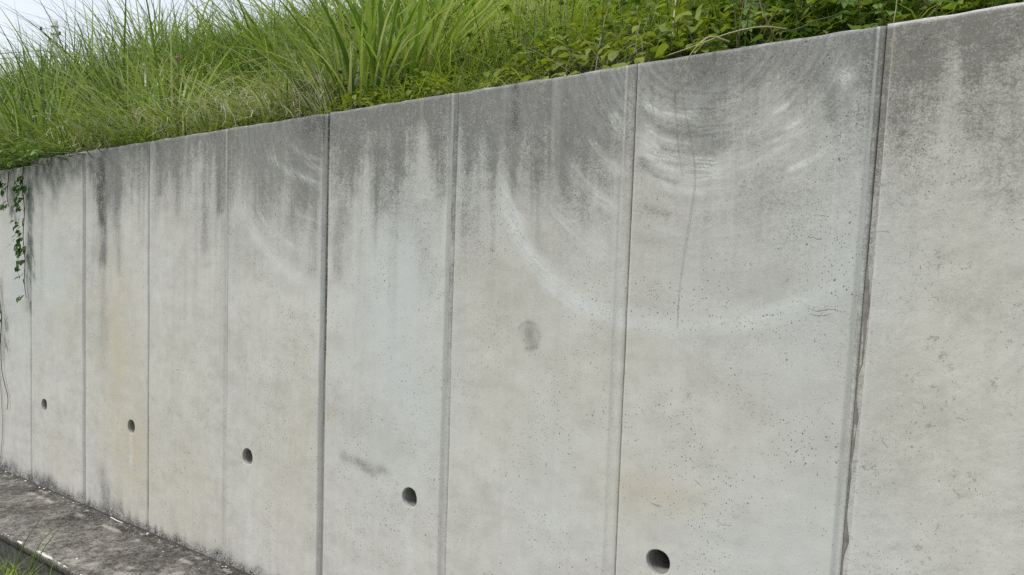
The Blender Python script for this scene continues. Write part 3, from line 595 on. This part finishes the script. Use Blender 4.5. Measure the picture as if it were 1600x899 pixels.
# meadow grass over the whole bank; paler and yellower in the open middle
P = scatter(62000, -7, 8.5, .19, 3.6, lambda x, y: np.where((x > 4.3) & (x < 5.7) & (y < .65), .35, 1))
n = len(P); mid = np.exp(-((P[:, 0] - 3.2) / 1.3) ** 2) * ss(.3, .9, P[:, 1])
h = U(.10, .30, n) * (.7 + .9 * fbm(P[:, 0] * 1.6, P[:, 1] * 1.6, 5)); h = np.where(P[:, 1] < .32, h * .6, h) * (1 + .5 * ss(.9, 2.2, P[:, 1]))
r = np.clip(.30 + .36 * mid + .5 * (fbm(P[:, 0] * 2, P[:, 1] * 2, 6) - .4) + U(-.2, .25, n) - .22 * ss(4.7, 5.5, P[:, 0]) + .10 * mid, 0, 1)
stuff('meadow_grass', blades(P, h, U(.0, .5, n), U(0, 6.28, n), U(.1, .8, n), U(.004, .010, n), 3, r), M_MEAD, 'fresh green meadow grass covering the bank behind the wall', 'grass')

# tall reed-like grass, in tussocks, left and centre
def tussock(cx, cy, n, hh, spread, leanx=-.25, wd=(.010, .020), rr=.35, droop=(.1, .8)):
    a = U(0, 6.28, n); rad = spread * np.sqrt(U(0, 1, n)); x = cx + rad * np.cos(a); y = np.maximum(cy + rad * np.sin(a), .10)
    P = np.stack([x, y, np.where(y < .178, 2.285, bank_z(x, y) - .02)], 1); h = hh * U(.45, 1.05, n)
    out = U(.05, .55, n); vx = np.cos(a) * out + leanx; vy = np.sin(a) * out - .03
    az = np.arctan2(vy, vx); lean = np.hypot(vx, vy)
    return blades(P, h, lean, az, U(*droop, n) * .6, U(*wd, n), 7, np.clip(rr + .06 + U(-.32, .38, n), 0, 1), az + math.pi / 2 + U(-.7, .7, n))
parts = []
for _ in range(120):
    cx = random.uniform(-5.5, 2.75); cy = .28 + 1.9 * random.random() ** 1.2
    if cx > 2.2 and cy < .9: continue
    tall = 1.5 if cx < .4 else (1.45 if cx < 1.8 else 1.1)
    parts.append(tussock(cx, cy, random.randint(26, 60), random.uniform(.45, .95) * tall, .18, random.uniform(-.6, .1), (.008, .022), rr=random.uniform(.25, .8), droop=(.1, 1.3)))
for _ in range(34):
    cx = random.uniform(.6, 3.2); cy = random.uniform(.9, 2.4)
    parts.append(tussock(cx, cy, 50, random.uniform(.6, 1.0), .2, random.uniform(-.3, .1), (.012, .024), rr=random.uniform(.35, .75), droop=(.1, 1.1)))
for _ in range(46):
    cx = random.uniform(-1.2, 3.3); cy = random.uniform(.17, .42)
    parts.append(tussock(cx, cy, random.randint(22, 44), random.uniform(.30, .68), .10, random.uniform(-.35, .15), (.007, .017), rr=random.uniform(.25, .8), droop=(.2, 1.5)))
stuff('tall_grass', join(*parts), M_TALL, 'tall arching reed-like grass massed above the left half of the wall', 'grass')
# thin stems rising over the crest against the sky
n = 330; x = U(-4.2, 2.0, n); y = U(.4, 2.2, n); P = np.stack([x, y, bank_z(x, y)], 1)
stuff('grass_stems', blades(P, U(.8, 1.5, n), U(.1, .9, n), math.pi + U(-.8, .8, n), U(.0, .45, n), U(.006, .012, n), 7, U(0, .4, n)), M_TALL, 'thin dark grass stems leaning left against the sky', 'grass')
# fringe hanging over the lip
n = 2400; x = U(-4, 5.3, n); k_ = fbm(x * 2.2, x * 0, 12) > .40 + .16 * ss(3.2, 3.8, x); x = x[k_]; n = len(x); y = U(.10, .26, n); P = np.stack([x, y, np.full(n, 2.285)], 1)
n2 = 1300; x2 = U(-1.2, 3.6, n2); k2 = fbm(x2 * 3, x2 * 0, 22) > .42 + .14 * ss(.5, 1.2, x2); x2 = x2[k2]; n2 = len(x2); P2 = np.stack([x2, U(.02, .2, n2), np.full(n2, 2.285)], 1)
fr2 = blades(P2, U(.05, .24, n2), U(.3, 1.3, n2), -1.57 + U(-1.5, 1.5, n2), U(.3, 1.5, n2), U(.003, .009, n2), 6, np.clip(U(-.2, .6, n2), 0, 1))
stuff('fringe_grass', join(fr2, blades(P, U(.05, .19, n), U(.1, 1.0, n), -1.57 + U(-2.2, 2.2, n), U(.2, 1.1, n), U(.003, .008, n), 5, np.clip(U(-.1, .6, n), 0, 1))), M_MEAD, 'short grass fringe along the lip of the wall top', 'grass')
# straw at the foot of the tall grass
P = scatter(520, .5, 3.45, .19, .50); n = len(P)
s1 = blades(P, U(.12, .40, n), U(.2, 1.0, n), U(0, 6.28, n), U(.3, 1.4, n), U(.003, .007, n), 9, U(.1, 1, n), None, .5)
P = scatter(300, -4, 3.4, .19, 1.0); n = len(P)
s2 = blades(P, U(.12, .4, n), U(.1, .9, n), U(0, 6.28, n), U(.2, 1.4, n), U(.003, .008, n), 9, U(.4, 1, n), None, .6)
P = scatter(240, 3.4, 8, .19, .6); n = len(P)
s3 = blades(P, U(.10, .3, n), U(.5, 1.6, n), U(0, 6.28, n), U(.3, 1.0, n), U(.003, .005, n), 7, U(0, .7, n), None, .2)
n = 150; x = U(-.5, 5.4, n); P = np.stack([x, U(.03, .22, n), np.full(n, 2.292)], 1)
s4 = blades(P, U(.08, .3, n), U(.8, 1.8, n), np.where(U(0, 1, n) < .5, 0, 3.14) + U(-.9, .5, n), U(.3, 1.0, n), U(.002, .005, n), 8, U(0, .7, n), None, .35)
n = 270; x = U(.3, 3.5, n); P = np.stack([x, U(.08, .42, n), np.full(n, 2.3)], 1); P[:, 2] = np.maximum(2.29, bank_z(P[:, 0], P[:, 1])) + U(0, .22, n)
s5 = blades(P, U(.08, .26, n), U(.3, 1.4, n), -1.57 + U(-2.2, 2.2, n), U(.6, 2.0, n), U(.004, .008, n), 12, U(.6, 1, n), None, .75)
stuff('dry_grass', join(s1, s2, s3, s4, s5), M_DRY, 'pale curled straw tangled at the foot of the grass', 'dry grass')

# the one separate big tussock in the middle
g = tag(empty('grass_tussock', (3.62, .42, float(bank_z(3.62, .42)))), 'broad bladed dark green grass tussock standing tall, left of the low yellowish clover', 'grass clump')
def shift(part, o): return (part[0] - np.array(o.location), part[1], part[2])
pt = join(tussock(3.50, .42, 100, .95, .2, -.08, (.012, .024), .36, (.0, .8)), tussock(3.72, .52, 80, .92, .18, .22, (.012, .022), .45, (.1, 1.2)), tussock(3.25, .45, 80, .9, .18, -.15, (.012, .022), .42, (.1, 1.0)), tussock(3.55, .4, 40, .7, .2, .1, (.010, .018), .7, (.6, 1.8)))
stuff('blade', shift(pt, g), M_TALL, None, None, g)
pd = tussock(3.38, .34, 90, .5, .14, -.05, (.004, .009), .5); stuff('dead_blade', shift(pd, g), M_DRY, 'straw coloured dead blades at its foot', None, g)

def leaf_geo(kind, seed):
    """one leaf in its own frame: base at origin, pointing +X, face up +Z"""
    rr = random.Random(seed)
    def blade_(L, Wd, ox=0, oy=0, rot=0, n=6):
        V = []; F = []; c, s = math.cos(rot), math.sin(rot)
        for i in range(n + 1):
            t = i / n; hw = Wd * .5 * (math.sin(math.pi * min(1, t ** .75)) ** .8 if 0 < t < 1 else .02)
            z = -.25 * L * t * t; e = .22 * hw
            for yy, zz in ((-hw, z + e), (0, z), (hw, z + e)):
                x = L * t; V.append((ox + x * c - yy * s, oy + x * s + yy * c, zz))
        for i in range(n):
            b = 3 * i; F += [(b, b + 3, b + 4, b + 1), (b + 1, b + 4, b + 5, b + 2)]
        return V, F
    segs = []
    if kind == 'oval': segs = [blade_(1, .58)]
    elif kind == 'round': segs = [blade_(1, .9)]
    elif kind == 'lance': segs = [blade_(1, .3)]
    elif kind == 'trefoil': segs = [blade_(.62, .46, .3, 0, 0, 4), blade_(.58, .44, .3, 0, 1.9, 4), blade_(.58, .44, .3, 0, -1.9, 4)]
    elif kind == 'lobed': segs = [blade_(.75, .36, .22, 0, a, 4) for a in (0, .75, -.75)] + [blade_(.5, .28, .2, 0, a, 4) for a in (1.6, -1.6)]
    elif kind == 'fern': segs = [blade_(.28 * (1 - .6 * i / 6), .1, .12 + i * .12, 0, s * 1.1, 3) for i in range(7) for s in (1, -1)] + [blade_(.95, .03, 0, 0, 0, 3)]
    V, F = [], []
    for v, f in segs:
        b = len(V); V += v; F += [tuple(i + b for i in q) for q in f]
    return np.array(V), np.array(F)

def orient(az, tilt, roll):
    return Matrix.Rotation(az, 3, 'Z') @ Matrix.Rotation(tilt, 3, 'Y') @ Matrix.Rotation(roll, 3, 'X')

def leaf_cloud(pts, kinds, size, tilt=(-.6, .7)):
    geos = [leaf_geo(k, i) for i, k in enumerate(kinds)]; V, F, R = [], [], []; b = 0
    for p in pts:
        v, f = geos[random.randrange(len(geos))]
        m = np.array(orient(random.uniform(0, 6.28), random.uniform(*tilt), random.uniform(-.5, .5)))
        v = (v * random.uniform(*size)) @ m.T + p; V.append(v); F.append(f + b); R.append(np.full(len(v), random.random() * .8 + .1)); b += len(v)
    return np.concatenate(V), np.concatenate(F), np.concatenate(R)

# weeds: upright stems carrying leaves, over the right half of the bank
def weeds(n, x0, x1, y0, y1, hh, kinds, size, per=9):
    pts = []; P = scatter(n, x0, x1, y0, y1)
    for p in P:
        h = random.uniform(*hh); ax, ay = random.uniform(-.25, .25), random.uniform(-.35, .15)
        for k in range(per):
            t = random.uniform(.15, 1); pts.append(p + np.array([ax * h * t + random.uniform(-.03, .03), ay * h * t + random.uniform(-.03, .03), h * t]))
    return leaf_cloud(pts, kinds, size)
stuff('leafy_weeds', join(weeds(300, 4.3, 8, .22, 1.6, (.12, .42), ['oval', 'lobed', 'lance', 'trefoil'], (.025, .06)),
                          weeds(230, 3.4, 4.8, .22, 1.8, (.08, .26), ['oval', 'lobed', 'lance', 'trefoil'], (.02, .05)),
                          weeds(230, 5.2, 8, .2, .9, (.06, .28), ['oval', 'lobed', 'round'], (.035, .08)),
                          weeds(480, -4.5, 3.6, .2, 1.6, (.08, .45), ['oval', 'lance', 'trefoil', 'lobed'], (.02, .055)),
                          weeds(120, -1.2, 3.5, .10, .24, (.0, .13), ['oval', 'lance', 'trefoil'], (.02, .045)),
                          weeds(190, -3.5, 1.0, .19, .55, (.10, .32), ['oval', 'lance', 'trefoil'], (.03, .06)),
                          weeds(150, 3.2, 7, .9, 2.6, (.2, .5), ['lance', 'oval', 'fern'], (.03, .08))), M_WEED, 'mixed leafy weeds growing among the grass on the bank', 'weeds')
n = 900; P = scatter(n, 3.6, 8, .22, 2.2); n = len(P)
stuff('weed_stems', blades(P, U(.2, .65, n), U(0, .4, n), U(0, 6.28, n), U(0, .4, n), U(.003, .006, n), 5, U(.2, .9, n)), M_STEM, 'thin upright weed stems on the right of the bank', 'weeds')

# vines and clover built leaf by leaf
LEAF = {}
def leaf_mesh(kind, mat):
    if (kind, mat.name) not in LEAF:
        v, f = leaf_geo(kind, 1); LEAF[(kind, mat.name)] = np_mesh('leaf', v, f, mat, {'r': np.full(len(v), .5)}, True)
    return LEAF[(kind, mat.name)]

def tube(name, pts, r, mat, parent=None, n=5, taper=1.0):
    bm = bmesh.new(); rings = []; pts = [Vector(p) for p in pts]
    for i, p in enumerate(pts):
        t = (pts[min(i + 1, len(pts) - 1)] - pts[max(i - 1, 0)]).normalized(); a = t.orthogonal().normalized(); b = t.cross(a)
        rr = r * (1 - (1 - taper) * i / (len(pts) - 1)); rings.append([bm.verts.new(p + rr * (math.cos(6.2832 * k / n) * a + math.sin(6.2832 * k / n) * b)) for k in range(n)])
    for u, v in zip(rings[:-1], rings[1:]):
        o = min(range(n), key=lambda o: (u[0].co - v[o].co).length)
        for k in range(n): bm.faces.new((u[k], u[(k + 1) % n], v[(o + k + 1) % n], v[(o + k) % n]))
    bm.faces.new(rings[0][::-1]); bm.faces.new(rings[-1])
    me = bpy.data.meshes.new(name); bmesh.ops.recalc_face_normals(bm, faces=bm.faces); bm.to_mesh(me); bm.free(); me.materials.append(mat)
    at = me.attributes.new('r', 'FLOAT', 'POINT'); at.data.foreach_set('value', np.full(len(me.vertices), .4, np.float32))
    for p_ in me.polygons: p_.use_smooth = True
    return link(name, me, parent)

def smooth(pts, k=6):
    pts = [Vector(p) for p in pts]; o = []
    for i in range(len(pts) - 1):
        p0, p1, p2, p3 = pts[max(i - 1, 0)], pts[i], pts[i + 1], pts[min(i + 2, len(pts) - 1)]
        for j in range(k):
            t = j / k; o.append(.5 * ((2 * p1) + (p2 - p0) * t + (2 * p0 - 5 * p1 + 4 * p2 - p3) * t * t + (3 * p1 - p0 - 3 * p2 + p3) * t ** 3))
    return o + [pts[-1]]

def add_leaf(root, p, kind, mat, size, az=None, tilt=None):
    o = link('leaf', leaf_mesh(kind, mat), root); o.location = Vector(p) - root.location
    o.rotation_euler = orient(random.uniform(0, 6.28) if az is None else az, random.uniform(-.5, .6) if tilt is None else tilt, random.uniform(-.5, .5)).to_euler()
    o.scale = (size,) * 3; return o

def leafy_patch(name, label, cat, x0, x1, y0, y1, zf, n, kinds, mat, size, nst=6, bias=None):
    root = tag(empty(name, ((x0 + x1) / 2, (y0 + y1) / 2, 2.25)), label, cat)
    for k in range(nst):
        xa = random.uniform(x0, x1); pts = [(xa + (random.uniform(.1, .3) * s), random.uniform(y0, y1), 2.24 + random.uniform(.0, .08)) for s in range(4)]
        o = tube('stem', [Vector(p) - root.location for p in smooth(pts)], .0025, M_STEM, root)
    for k in range(n):
        x = random.uniform(x0, x1); y = y0 + (y1 - y0) * random.random() ** 1.1; z = zf(x, y, random.random())
        add_leaf(root, (x, y, z), random.choice(kinds), mat, random.uniform(*size), -1.57 + random.uniform(-1.6, 1.6), random.uniform(-.3, .8))
    return root
leafy_patch('leafy_vine', 'bright green broad leaved vine spilling along the wall top between the two right joints', 'vine', 4.48, 5.5, .10, .60, lambda x, y, t: 2.30 + .56 * (y - .1) + t * (.12 + .16 * min(1, (x - 4.4))) * (.5 + y), 290, ['oval', 'oval', 'round', 'trefoil'], M_VINE, (.035, .07), 10)
leafy_patch('clover_patch', 'low yellowish clover-like plant on the wall top beside the tall tussock', 'plant', 3.60, 4.30, .08, .34, lambda x, y, t: 2.30 + .5 * (y - .08) + t * .09, 190, ['trefoil', 'trefoil', 'oval'], M_VINE, (.028, .048), 6)
leafy_patch('lobed_weed', 'dark green lobed leaf weed on the wall top beside the open joint', 'plant', 5.42, 6.35, .13, .5, lambda x, y, t: 2.31 + .56 * (y - .13) + t * .16, 170, ['lobed', 'oval', 'lobed', 'fern'], M_DARKV, (.04, .085), 8)
# mound of vine overhanging the left end
leafy_patch('overhanging_vine', 'dark leafy vine mound overhanging the left end of the wall top', 'vine', -.55, .98, -.15, .13, lambda x, y, t: 2.31 + .22 * t * max(.25, min(1, (1.05 - x))) - max(0, -y) * 1.1 * (1 - .75 * max(0, min(1, (x + .1) / .8))), 298, ['oval', 'oval', 'lance', 'trefoil'], M_DARKV, (.04, .075), 12)

# hanging strand on the leftmost panel
def strand(label, path, clusters, size):
    root = tag(empty('hanging_vine', path[0]), label, 'vine')
    tube('stem', [Vector(p) - root.location for p in smooth(path)], .0035, M_BROWN, root, 5, .6)
    for (p, n, sp) in clusters:
        for k in range(int(n * 1.8)):
            add_leaf(root, Vector(p) + Vector((random.uniform(-sp, sp), random.uniform(-.05, .0), random.uniform(-sp, sp) * 1.2)), random.choice(['oval', 'lance', 'oval']), M_HANG, random.uniform(.5, 1.1) * size * .9, random.choice([-.6, -2.5, -1.57]) + random.uniform(-.5, .5), random.uniform(.3, 1.3))
    return root
strand('long leafy vine strand hanging down the leftmost panel', [(0.449, -0.020, 2.260), (0.457, -0.030, 2.113), (0.467, -0.020, 1.931), (0.462, -0.025, 1.748), (0.471, -0.015, 1.589), (0.451, -0.010, 1.428), (0.490, -0.012, 1.310)],
       [((0.467, -0.030, 2.139), 16, .05), ((0.489, -0.030, 2.084), 8, .03), ((0.481, -0.030, 1.975), 16, .045), ((0.473, -0.030, 1.830), 9, .045), ((0.486, -0.030, 1.739), 7, .04), ((0.466, -0.030, 1.679), 9, .045), ((0.509, -0.030, 1.620), 12, .05), ((0.421, -0.020, 1.537), 3, .02), ((0.508, -0.020, 1.470), 3, .02), ((0.500, -0.020, 1.320), 3, .015)], .052)
strand('short thin vine strand hanging nearest the left edge beside the long strand', [(0.199, -0.020, 2.229), (0.178, -0.020, 2.127), (0.169, -0.020, 2.043), (0.204, -0.020, 1.967)], [((0.217, -0.030, 2.124), 9, .04), ((0.170, -0.020, 1.996), 3, .02), ((0.215, -0.020, 1.971), 3, .02)], .06)
strand('bare vine strand low on the wall with few leaves at the left edge', [(-0.015, -0.020, 1.415), (0.083, -0.020, 1.179), (0.075, -0.020, 0.987), (0.089, -0.015, 0.748), (0.182, -0.010, 0.567), (0.178, -0.012, 0.471)], [((0.099, -0.030, 1.190), 5, .04), ((0.114, -0.030, 0.995), 5, .04)], .06)
t = tube('dry_tendril', smooth([(0.005, -0.006, 0.788), (0.056, -0.006, 0.551), (0.084, -0.006, 0.314), (0.054, -0.006, 0.091)]), .0018, M_TEND); tag(t, 'bare dark tendril curving low on the leftmost panel', 'tendril')
t = tube('dry_tendril', smooth([(5.411, -0.004, 2.166), (5.419, -0.005, 2.119), (5.436, -0.004, 2.049), (5.457, -0.005, 1.944), (5.459, -0.004, 1.861), (5.445, -0.004, 1.748), (5.427, -0.004, 1.622), (5.417, -0.004, 1.507), (5.415, -0.004, 1.408)]), .00065, M_TEND, None, 4, .7); tag(t, 'long hair-thin dark tendril hanging down the widest swept panel', 'tendril')
t = tube('dry_tendril', smooth([(5.381, -0.003, 2.190), (5.390, -0.003, 2.085), (5.402, -0.003, 1.989), (5.418, -0.003, 1.905)]), .0005, M_TEND, None, 4, .6); tag(t, 'short faint tendril left of the long tendril on the swept panel', 'tendril')
t = tube('dry_stalk', smooth([(5.519, 0.120, 2.356), (5.503, 0.000, 2.343), (5.489, -0.050, 2.315), (5.454, -0.045, 2.286), (5.419, -0.030, 2.242), (5.374, -0.020, 2.200)]), .0035, M_DRY, None, 5, .3); tag(t, 'pale dry grass stalk drooping over the wall top', 'dry stalk')
t = tube('dry_stalk', smooth([(5.682, 0.200, 2.392), (5.623, 0.120, 2.388), (5.532, 0.080, 2.372), (5.413, 0.080, 2.349), (5.302, 0.100, 2.337)]), .0028, M_DRY, None, 5, .5); tag(t, 'long straw stalk lying along the wall top beside the right vine', 'dry stalk')
t = tube('dry_stalk', smooth([(5.838, 0.200, 2.410), (5.796, 0.060, 2.357), (5.762, 0.050, 2.341), (5.686, 0.080, 2.346)]), .0026, M_STEM, None, 5, .5); tag(t, 'greenish bent stalk on the wall top nearest the open joint', 'dry stalk')
t = tube('dry_stalk', smooth([(1.146, 0.150, 2.302), (1.389, -0.050, 2.301), (1.326, -0.060, 2.272), (1.287, -0.050, 2.210)]), .004, M_DRY, None, 5, .5); tag(t, 'short curled straw stalk hanging at the second joint from the left', 'dry stalk')
t = tube('dry_stalk', smooth([(5.259, 0.250, 2.380), (5.239, 0.300, 2.510), (5.233, 0.330, 2.615), (5.232, 0.340, 2.690)]), .004, M_DRY, None, 5, .7); tag(t, 'upright pale straw stalk rising from the right vine', 'dry stalk')

# pink flower head among the tall grass
fb = Vector((1.440, 0.550, 3.017)); f = tag(empty('pink_flower', fb - Vector((0, 0, .35))), 'single small pink flower among the tall green grass', 'flower')
tube('stem', [(0, 0, 0), (.01, 0, .18), (0, 0, .345)], .002, M_STEM, f)
V = []; F = []
for k in range(22):
    a = k * 2.4; e = math.acos(1 - 1.6 * (k + .5) / 22); dv = Vector((math.sin(e) * math.cos(a), math.sin(e) * math.sin(a), math.cos(e))); s = dv.cross(Vector((0, 0, 1)))
    s = s.normalized() * .004 if s.length > .01 else Vector((.004, 0, 0)); c = Vector((0, 0, .345)); b = len(V)
    V += [tuple(c + dv * .004 - s), tuple(c + dv * .004 + s), tuple(c + dv * .017 + s), tuple(c + dv * .017 - s)]; F.append((b, b + 1, b + 2, b + 3))
link('petals', np_mesh('petals', V, F, M_PINK), f)

# tuft at the lower left, in front of the ledge
tf = tag(empty('grass_tuft', tuple((2.120, -0.680, -0.052))), 'small grass tuft with long thin stalks in front of the ledge at lower left', 'grass clump')
n = 150; base = Vector(tf.location); P = np.stack([U(-.22, .10, n), U(-.14, .05, n), U(-.10, -.04, n)], 1)
V, F, R = blades(P, U(.08, .17, n), U(.1, .9, n), U(0, 6.28, n), U(.2, .9, n), U(.003, .007, n), 5, U(.3, .9, n))
o = link('grass_leaves', np_mesh('grass_leaves', V, F, M_MEAD, {'r': R}), tf); o['kind'] = 'stuff'
for a, c, e in [((2.119, -0.700, -0.063), (2.242, -0.690, 0.146), (2.414, -0.670, 0.330)), ((2.301, -0.700, -0.015), (2.417, -0.690, 0.187), (2.652, -0.670, 0.356)), ((2.345, -0.700, -0.003), (2.446, -0.690, 0.156), (2.574, -0.670, 0.292)), ((2.016, -0.700, -0.090), (2.044, -0.690, -0.002), (2.068, -0.670, 0.072)), ((2.087, -0.700, -0.038), (2.259, -0.690, 0.072), (2.522, -0.670, 0.187)), ((2.556, -0.700, 0.043), (2.544, -0.690, 0.092), (2.537, -0.670, 0.122)), ((2.286, -0.700, -0.019), (2.347, -0.690, 0.074), (2.354, -0.670, 0.140))]:
    o = tube('stalk', [Vector(p) - base for p in smooth([a, c, e])], .0030, M_MEAD, tf, 4, .4)

# litter on the ledge
t = tube('twig', [Vector((1.759, -0.025, -0.000)) + Vector((0, 0, .006)), Vector((1.846, -0.030, 0.000)) + Vector((0, 0, .005)), Vector((1.917, -0.030, 0.000)) + Vector((0, 0, .006))], .0035, M_CHIP, None, 5, .8); tag(t, 'short white twig lying on the dark ledge near the wall', 'twig')
V = []; F = []
def chip(p, s):
    b = len(V); a = random.uniform(0, 6.28)
    for k in range(5): V.append((p[0] + s * math.cos(a + k * 1.257) * random.uniform(.7, 1.2), p[1] + s * .7 * math.sin(a + k * 1.257), .002))
    V.append((p[0], p[1], s * .6))
    for k in range(5): F.append((b + k, b + (k + 1) % 5, b + 5))
for p in [(0.162, -0.011, 0.000), (0.289, -0.016, 0.000), (0.519, -0.017, 0.000), (0.757, -0.021, 0.000), (0.811, -0.015, 0.000), (0.918, -0.022, 0.000), (1.118, -0.023, 0.000), (1.280, -0.030, 0.000), (2.203, -0.035, 0.000), (2.186, -0.022, 0.000), (2.948, -0.032, 0.000), (2.961, -0.022, 0.000), (2.267, -0.449, 0.000), (2.522, -0.117, -0.000), (2.704, -0.119, 0.000)]: chip(p, random.uniform(.006, .012))
for k in range(140): chip((random.uniform(-.4, 3.4), -.02 - .12 * random.random() ** 2, 0), random.uniform(.002, .005))
tag(link('chips', np_mesh('chips', V, F, M_CHIP)), 'scattered pale stone chips along the foot of the wall', 'chips', kind='stuff')

# ------------------------------------------------------------------ far pole and its wires
pb = Vector((-30.55, 13.08, 0)); top = 12.52
pole = tag(empty('utility_pole', (pb.x, pb.y, 3.0)), 'pale concrete utility pole in the distance beyond the grass', 'utility pole')
tube('shaft', [(0, 0, 0), (0, 0, 5), (0, 0, top - 3)], .155, M_POLE, pole, 14, .86)
for z in (top - 3.25, top - 3.6, top - 4.6): tube('band', [(0, 0, z - .04), (0, 0, z + .04)], .165, M_POLE, pole, 14)
rv = Vector((.8137, .5809, 0))
for s, z in ((-.62, top - 3 - .35), (-.22, top - 3 - .85), (.24, top - 3 - .55)):
    b = rv * s; o = tube('insulator', [Vector((b.x, b.y, z - .07)), Vector((b.x, b.y, z - .03)), Vector((b.x, b.y, z + .03)), Vector((b.x, b.y, z + .07))], .055, M_BLACK, pole, 8)
    tube('bracket', [Vector((0, 0, z)), Vector((b.x, b.y, z))], .009, M_BLACK, o, 5)
wl = [(-.62, 1.35, .02), (-.22, 1.8, .015), (.24, 1.55, .015), (-.22, 2.7, .015)]
for i, (s, dz, rad) in enumerate(wl):
    b = pb + rv * s + Vector((0, 0, top - dz + 1.0 * 0)); l_ = b - rv * 28 + Vector((-6, 0, .3 * i)); r_ = b + rv * 30 + Vector((0, 5, -.2))
    pts = []
    for a, c in ((l_, b), (b, r_)):
        for k in range(12):
            u = k / 12; pts.append(a.lerp(c, u) - Vector((0, 0, 1.1 * 4 * u * (1 - u) * .5)))
    pts.append(r_); t = tube('power_line', pts, rad, M_WIRE, None, 4); tag(t, 'thin dark power line crossing the pale sky at the utility pole', 'power line', 'power lines at the pole')
